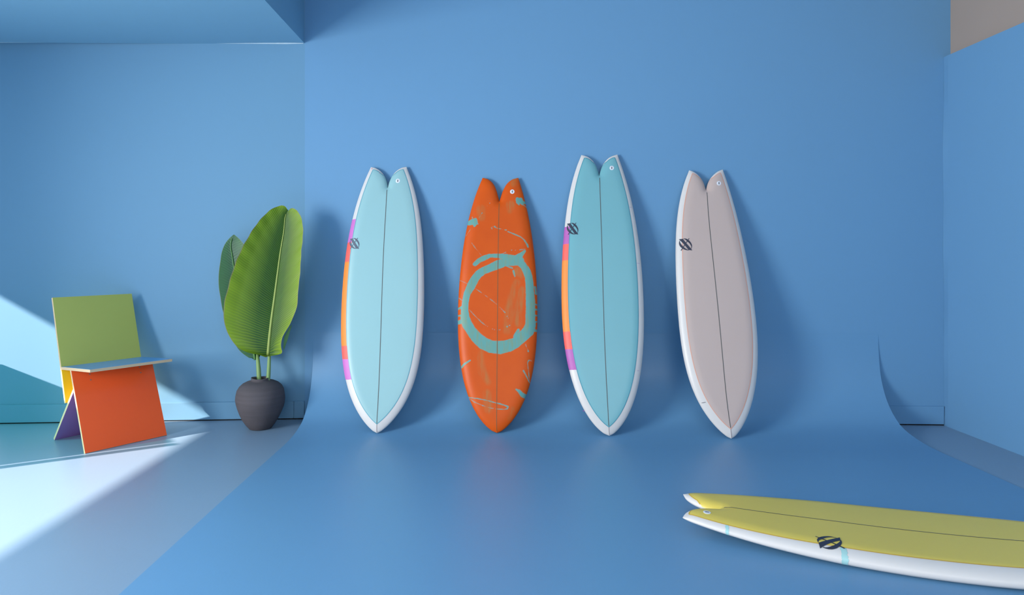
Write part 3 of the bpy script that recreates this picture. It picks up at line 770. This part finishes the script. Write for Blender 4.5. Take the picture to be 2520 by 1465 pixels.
def panel(name, p0, p1, u0, u1, th, face_f=None, face_b=None, label=None):
    """board spanning the profile line p0 -> p1 ((a,z) pairs) from u0 to u1; thickness th to the profile's left"""
    d = Vector((p1[0] - p0[0], p1[1] - p0[1])); d.normalize(); n = Vector((-d.y, d.x)) * th
    q = [cp(u0, *p0), cp(u0, *p1), cp(u0, p1[0] + n.x, p1[1] + n.y), cp(u0, p0[0] + n.x, p0[1] + n.y)]
    o = link(name, prism(q, U * (u1 - u0), .0007), M['ply'], chair)
    if label: o['label'] = label
    sk = .0009; e = .0008
    def sheet(side, m, nm, lb):
        k0 = (0, 0) if side == 0 else (n.x, n.y); s_ = -1 if side == 0 else 1
        nn = Vector((n.x, n.y)).normalized() * (sk * s_)
        A0 = (p0[0] + k0[0] + d.x * e, p0[1] + k0[1] + d.y * e); A1 = (p1[0] + k0[0] - d.x * e, p1[1] + k0[1] - d.y * e)
        q2 = [cp(u0 + e, *A0), cp(u0 + e, *A1), cp(u0 + e, A1[0] + nn.x, A1[1] + nn.y), cp(u0 + e, A0[0] + nn.x, A0[1] + nn.y)]
        f_ = link(nm, prism(q2, U * (u1 - u0 - 2 * e)), m, o); f_['label'] = lb
    if face_f: sheet(0, face_f[0], 'face_sheet', face_f[1])
    if face_b: sheet(1, face_b[0], 'face_sheet', face_b[1])
    return o
# profile (a = depth towards the back, z = height)
t_ = .0165
fp = panel('front_panel', (.2034 * (1 - 0) * 1.0, .4745), (0.0, .002), 0, W, t_)     # orange, thickness towards the back
# orange sheet on the camera side of the front panel
def sheet3(parent, q, off, m, lb):
    o = link('face_sheet', prism(q, off), m, parent); o['label'] = lb; return o
def sheets_for(o, p0, p1, th, u0, u1, m_f, lb_f, m_b=None, lb_b=None):
    d = Vector((p1[0] - p0[0], p1[1] - p0[1])).normalized(); n = Vector((-d.y, d.x)); e = .0008
    for m, lb, base, s_ in ((m_f, lb_f, 0.0, -1), (m_b, lb_b, th, 1)):
        if not m: continue
        bx, bz = n.x * base, n.y * base
        a0 = (p0[0] + d.x * e + bx, p0[1] + d.y * e + bz); a1 = (p1[0] - d.x * e + bx, p1[1] - d.y * e + bz)
        sheet3(o, [cp(u0 + e, *a0), cp(u0 + e, *a1), cp(u1 - e, *a1), cp(u1 - e, *a0)], (Vv * n.x + Z * n.y) * (.0009 * s_), m, lb)
sheets_for(fp, (.2034, .4745), (0.0, .002), t_, 0, W, M['c_orange'], 'orange laminate face', M['c_orange'], 'orange laminate back face')
# purple rear leg panel
pp = panel('rear_panel', (.4735 , .012), (.1767, .3615), 0, W, t_)
sheets_for(pp, (.4735, .012), (.1767, .3615), t_, 0, W, None, '', M['c_purple'], 'purple laminate face')
# back board: from the rear panel up through the seat level to the top
bp_ = panel('backrest', (.4915, .9078), (.3535, .4782), 0, W, t_)
sheets_for(bp_, (.4915, .9078), (.3535, .4782), t_, 0, W, M['c_green'], 'green laminate face', M['c_green'], 'green laminate back')
lb_ = panel('lower_back_panel', (.3535, .4782), (.287, .262), 0, W, t_)
sheets_for(lb_, (.3535, .4782), (.287, .262), t_, 0, W, M['c_yellow'], 'yellow laminate face', M['c_yellow'], 'yellow laminate back')
# seat, slopes slightly up towards the front
sd = Vector((.3655 + .0677, .4792 - .5082)).normalized()
SQ = [(-.0677, .5082), (.3655, .4792)]
q = [cp(0, SQ[0][0], SQ[0][1]), cp(0, SQ[1][0], SQ[1][1]), cp(W, SQ[1][0], SQ[1][1]), cp(W, SQ[0][0], SQ[0][1])]
sn = (Vv * -sd.y * 0 + Z)
seat = link('seat', prism([p - Z * .0009 for p in q], Z * -.0170, .0006), M['ply'], chair)
e = .0008
q = [cp(e, SQ[0][0] + e, SQ[0][1]), cp(e, SQ[1][0] - e, SQ[1][1]), cp(W - e, SQ[1][0] - e, SQ[1][1]), cp(W - e, SQ[0][0] + e, SQ[0][1])]
sheet3(seat, q, Z * -.0009, M['c_blue'], 'glossy blue laminate seat top')
# screws in the front panel
fd = Vector((-.2034, .002 - .4745)).normalized()
for (u_, z_) in ((.098, .438), (.098, .404), (.398, .438), (.398, .404)):
    a_ = .2034 * z_ / .4745
    c0 = cp(u_, a_, z_); nrm = (Vv * fd.y + Z * -fd.x).normalized(); nrm = nrm if nrm.dot(-Vv) > 0 else -nrm
    bm = bmesh.new()
    bmesh.ops.create_cone(bm, cap_ends=True, segments=20, radius1=.0045, radius2=.0038, depth=.0016)
    me = bpy.data.meshes.new('m'); bm.to_mesh(me); bm.free()
    me.transform(Matrix.Translation(c0 + nrm * .0012) @ nrm.to_track_quat('Z', 'Y').to_matrix().to_4x4())
    link('screw', me, M['screw'], chair)

# ---------------------------------------------------------------- potted banana leaves
M['pot'] = mat('charcoal_clay', srgb(84, 80, 84), .85, .2, noise=.22, nscale=3.0, bump=.5, bscale=120, stretch=(1, 1, 14))
M['pot_in'] = mat('dark_pot_inside', srgb(22, 24, 28), .9, .1)
def leaf_mat(name, c_dark, c_mid, c_lite, c_rib, veins=72, trans=.35):
    m = bpy.data.materials.new(name); m.use_nodes = True; nt = m.node_tree; b = nt.nodes['Principled BSDF']; N_ = nt.nodes.new; Lk = nt.links.new
    uv = N_('ShaderNodeUVMap'); uv.uv_map = 'leafuv'
    sep = N_('ShaderNodeSeparateXYZ'); Lk(uv.outputs[0], sep.inputs[0])
    def mth(op, a, b_=None, c=None):
        x = N_('ShaderNodeMath'); x.operation = op
        for i, v in enumerate((a, b_, c)):
            if v is None: continue
            if isinstance(v, (int, float)): x.inputs[i].default_value = v
            else: Lk(v, x.inputs[i])
        return x.outputs[0]
    def mix(a, b_, fac):
        x = N_('ShaderNodeMix'); x.data_type = 'RGBA'
        for i, v in ((6, a), (7, b_)):
            if isinstance(v, tuple): x.inputs[i].default_value = v
            else: Lk(v, x.inputs[i])
        Lk(fac, x.inputs[0]) if not isinstance(fac, float) else setattr(x.inputs[0], 'default_value', fac)
        return x.outputs[2]
    u = sep.outputs[0]; v = sep.outputs[1]
    au = mth('ABSOLUTE', mth('SUBTRACT', mth('MULTIPLY', u, 2.0), 1.0))
    no = N_('ShaderNodeTexNoise'); no.inputs['Scale'].default_value = 3.0; Lk(uv.outputs[0], no.inputs[0])
    vv = mth('ADD', mth('MULTIPLY', v, float(veins)), mth('MULTIPLY', no.outputs[0], 1.6))
    tri = mth('PINGPONG', vv, 0.5)                     # 0 at the vein
    vein = mth('SUBTRACT', 1.0, mth('SMOOTHSTEP', 0.0, 0.16, tri)) if False else None
    mr = N_('ShaderNodeMapRange'); mr.interpolation_type = 'SMOOTHSTEP'; Lk(tri, mr.inputs[0]); mr.inputs[1].default_value = .02; mr.inputs[2].default_value = .17; mr.inputs[3].default_value = 1; mr.inputs[4].default_value = 0
    big = N_('ShaderNodeTexNoise'); big.inputs['Scale'].default_value = 2.2; big.inputs['Detail'].default_value = 4
    mpp = N_('ShaderNodeMapping'); mpp.inputs['Scale'].default_value = (2.0, 9.0, 1); Lk(uv.outputs[0], mpp.inputs[0]); Lk(mpp.outputs[0], big.inputs[0])
    base = mix(c_dark, c_mid, big.outputs[0])
    edge_ = N_('ShaderNodeMapRange'); Lk(au, edge_.inputs[0]); edge_.inputs[1].default_value = .3; edge_.inputs[2].default_value = 1.0; edge_.inputs[3].default_value = 0; edge_.inputs[4].default_value = .75
    base = mix(base, c_lite, edge_.outputs[0])
    colr = mix(base, c_lite, mth('MULTIPLY', mr.outputs[0], .5))
    rim = N_('ShaderNodeMapRange'); Lk(au, rim.inputs[0]); rim.inputs[1].default_value = .982; rim.inputs[2].default_value = .99
    colr = mix(colr, srgb(150, 140, 96), rim.outputs[0])
    Lk(colr, b.inputs['Base Color']); b.inputs['Roughness'].default_value = .42; b.inputs['Specular IOR Level'].default_value = .45
    hgt = mth('ADD', mth('MULTIPLY', mth('COSINE', mth('MULTIPLY', vv, 6.28318)), -.5), mth('MULTIPLY', mr.outputs[0], .4))
    bp = N_('ShaderNodeBump'); bp.inputs['Strength'].default_value = .7; bp.inputs['Distance'].default_value = .0016; Lk(hgt, bp.inputs['Height']); Lk(bp.outputs[0], b.inputs['Normal'])
    tr = N_('ShaderNodeBsdfTranslucent'); Lk(mix(colr, c_lite, .6), tr.inputs[0])
    ms = N_('ShaderNodeMixShader'); ms.inputs[0].default_value = trans
    out = nt.nodes['Material Output']; Lk(b.outputs[0], ms.inputs[1]); Lk(tr.outputs[0], ms.inputs[2]); Lk(ms.outputs[0], out.inputs[0])
    return m
M['leaf'] = leaf_mat('broad_leaf_green', srgb(34, 70, 32), srgb(56, 100, 36), srgb(142, 172, 26), None, 74, .16)
M['leaf2'] = leaf_mat('dark_leaf_green', srgb(40, 84, 58), srgb(48, 96, 62), srgb(66, 118, 70), None, 46, .15)
M['rib'] = mat('pale_midrib', srgb(150, 166, 84), .5, noise=.06, nscale=20)
M['rib2'] = mat('green_midrib', srgb(92, 140, 74), .5, noise=.06, nscale=20)
M['stem'] = mat('leaf_stalk', srgb(128, 160, 96), .5, noise=.1, nscale=12, stretch=(1, 1, .3))
M['fold'] = mat('leaf_underside', srgb(92, 138, 84), .55, noise=.08, nscale=20)

def resample(P, t):
    P = np.array(P, float); d = np.r_[0, np.cumsum(np.hypot(*np.diff(P, axis=0).T))]; d /= d[-1]
    # drop duplicates then smooth interpolate
    fx = curve(d, P[:, 0]); fz = curve(d, P[:, 1])
    return np.stack([fx(t), fz(t)], -1)
def leaf_mesh(D, yfun, pw=.6, nv=170, nu=21, bulge=0):
    v = np.linspace(0, 1, nv)
    mid = resample(D['mid'], v); Lf = resample(D['left'], v ** pw); Rt = resample(D['right'], v ** pw)
    V = []; UV = []
    us = np.linspace(-1, 1, nu * 2 - 1)
    for i in range(nv):
        for u in us:
            e = Lf[i] if u < 0 else Rt[i]; k = abs(u)
            p = mid[i] * (1 - k) + e * k
            lift = .10 * k * (1 - k) * (v[i] < 2)      # veins arc outwards then up
            p = p + np.array([0, -lift * .25 * np.hypot(*(e - mid[i]))])
            if bulge and u < 0: p = p + np.array([bulge * k ** .9 * math.sin(math.pi * min(1, v[i] * .8 + .18)), 0])
            V.append((p[0], yfun(u, v[i], p), p[1])); UV.append(((u + 1) / 2, v[i]))
    nc_ = len(us); F = [f[::-1] for f in grid_faces(nv, nc_)]
    me = mesh(V, F)
    uvl = me.uv_layers.new(name='leafuv')
    uvs = np.array(UV)[[l.vertex_index for l in me.loops]]
    uvl.data.foreach_set('uv', uvs.astype(np.float32).ravel())
    return me, mid
POT = Vector((-1.604, 4.425, 0))
plant = bpy.data.objects.new('potted_plant', None); C.objects.link(plant); plant.location = POT
plant.empty_display_size = .1
tag(plant, 'dark clay pot holding two tall broad green banana leaves', 'plant')
def under(o, par=plant):
    o.parent = par; o.matrix_parent_inverse = Matrix.Translation(-POT) if par is plant else Matrix.Identity(4)
    return o
# pot: slightly lumpy lathe with inner wall
pr = [(0, .0), (.066, .0), (.073, .003), (.077, .008), (.092, .026), (.115, .064), (.133, .103), (.1495, .142), (.158, .172), (.1608, .2), (.1602, .228), (.153, .262), (.140, .286), (.118, .305), (.092, .318), (.070, .323), (.063, .326), (.0605, .332), (.0615, .340), (.0605, .344), (.055, .344), (.052, .338), (.052, .325), (.09, .30), (.13, .26), (.14, .2), (.12, .12), (.0, .05)]
V = []; F = []; sg_ = 72
for r_, z_ in pr:
    for k in range(sg_):
        th = 2 * math.pi * k / sg_
        rr = r_ * (1 + .010 * math.sin(2 * th + z_ * 14) + .007 * math.sin(3 * th - z_ * 40) + (.006 * math.sin(z_ * 130) if .03 < z_ < .31 else 0))
        V.append((POT.x + rr * math.cos(th), POT.y + rr * math.sin(th), z_ + (.003 * math.sin(th * 2 + 1) if z_ > .32 else 0)))
for i in range(len(pr) - 1):
    for k in range(sg_): F.append((i * sg_ + k, i * sg_ + (k + 1) % sg_, (i + 1) * sg_ + (k + 1) % sg_, (i + 1) * sg_ + k))
me = mesh(V, F); bm = bmesh.new(); bm.from_mesh(me); bmesh.ops.remove_doubles(bm, verts=bm.verts, dist=1e-5); bmesh.ops.recalc_face_normals(bm, faces=bm.faces); bm.to_mesh(me); bm.free()
under(link('pot', me, M['pot'], None, True))
# big leaf: folded along the midrib, edges towards the viewer
def y_big(u, v, p):
    base = 4.42 + .04 * v
    fold_ = (.125 if u < 0 else .07) * abs(u) ** .9 * math.sin(math.pi * min(1, v * .8 + .18))
    ripple = .004 * math.sin(v * 60 + u * 3) * abs(u) ** 3
    curl = .03 * max(0, -u - .75) / .25 * math.sin(math.pi * v) if u < 0 else 0
    return base - fold_ + ripple - curl * .6
me, mid = leaf_mesh(PLANT['big'], y_big, bulge=.02)
leaf = under(link('leaf', me, M['leaf'], None, True)); leaf['label'] = 'large bright green leaf in front'
vs_ = np.linspace(0, .97, 40); mr_ = resample(PLANT['big']['mid'], vs_)
rib = link('midrib', tube([(mr_[i][0], 4.42 + .04 * vs_[i] - .004, mr_[i][1]) for i in range(40)], [.0105 * (1 - .78 * v_) for v_ in vs_], 10), M['rib'], None, True)
rib.parent = leaf
fo = PLANT['big']['fold']
fm = mesh([(x + (.004 if i < 3 else 0), 4.40 + .012, z) for i, (x, z) in enumerate(fo)], [tuple(range(len(fo)))])
fm = prism([(x, 4.405 + .01, z) for x, z in fo], (0, .002, 0))
fld = link('leaf_fold', fm, M['fold'], None); fld.parent = leaf; fld['label'] = 'curled lower edge showing the underside'
def y_small(u, v, p):
    return 4.50 + .02 * v - .03 * abs(u) ** 1.5 * math.sin(math.pi * min(1, v + .05))
me, mid = leaf_mesh(PLANT['small'], y_small, .75, 120, 15)
leaf2 = under(link('leaf', me, M['leaf2'], None, True)); leaf2['label'] = 'smaller dark green leaf behind'
mr_ = resample(PLANT['small']['mid'], vs_)
rib = link('midrib', tube([(mr_[i][0], 4.50 + .02 * vs_[i] - .004, mr_[i][1]) for i in range(40)], [.0080 * (1 - .72 * v_) for v_ in vs_], 10), M['rib2'], None, True)
rib.parent = leaf2
s1 = PLANT['stem_big']; s2 = PLANT['stem_small']
under(link('stem', tube([(x, 4.424 + k * .0, z) for k, (x, z) in enumerate(s1)], [.009, .011, .0125, .0135, .014], 16), M['stem'], None, True))
under(link('stem', tube([(x, 4.49 - .012 * k, z) for k, (x, z) in enumerate(s2)], [.009, .0125, .0145, .015, .015], 16), M['stem'], None, True))

# ---------------------------------------------------------------- outside the picture, left: added screen, shaped and tinted to cast the turquoise shadow
M['tq'] = mat('turquoise_tinted_film', srgb(40, 190, 190), .5, .4, noise=.03)
_nt = M['tq'].node_tree; _t = _nt.nodes.new('ShaderNodeBsdfTransparent'); _t.inputs[0].default_value = (.03, .75, .66, 1)
_m = _nt.nodes.new('ShaderNodeMixShader'); _m.inputs[0].default_value = .5
_nt.links.new(_nt.nodes['Principled BSDF'].outputs[0], _m.inputs[1]); _nt.links.new(_t.outputs[0], _m.inputs[2]); _nt.links.new(_m.outputs[0], _nt.nodes['Material Output'].inputs[0])
scr = bpy.data.objects.new('added_sun_screen', None); C.objects.link(scr); scr.location = (-3.7, 3.3, 0)
tag(scr, 'added unseen turquoise screen left of the chair, slanting top shaped to cast the wall shadow', 'screen')
def sc(name, y0, z0, y1, z1):
    me = prism([(-3.7, y0, 0), (-3.7, y1, 0), (-3.7, y1, z1), (-3.7, y0, z0)], (-.02, 0, 0), .001)
    me.transform(Matrix.Translation((3.7, -3.3, 0)))
    o = link(name, me, M['tq'], scr); return o
zt = lambda y: .64 - .335 * (y - 4.156)
sc('sun_screen_strip', 3.03, zt(3.03), 3.09, zt(3.09))  # slit beside this strip lets the thin sun streak through
sc('sun_screen_panel', 3.118, zt(3.118), 4.40, zt(4.40))
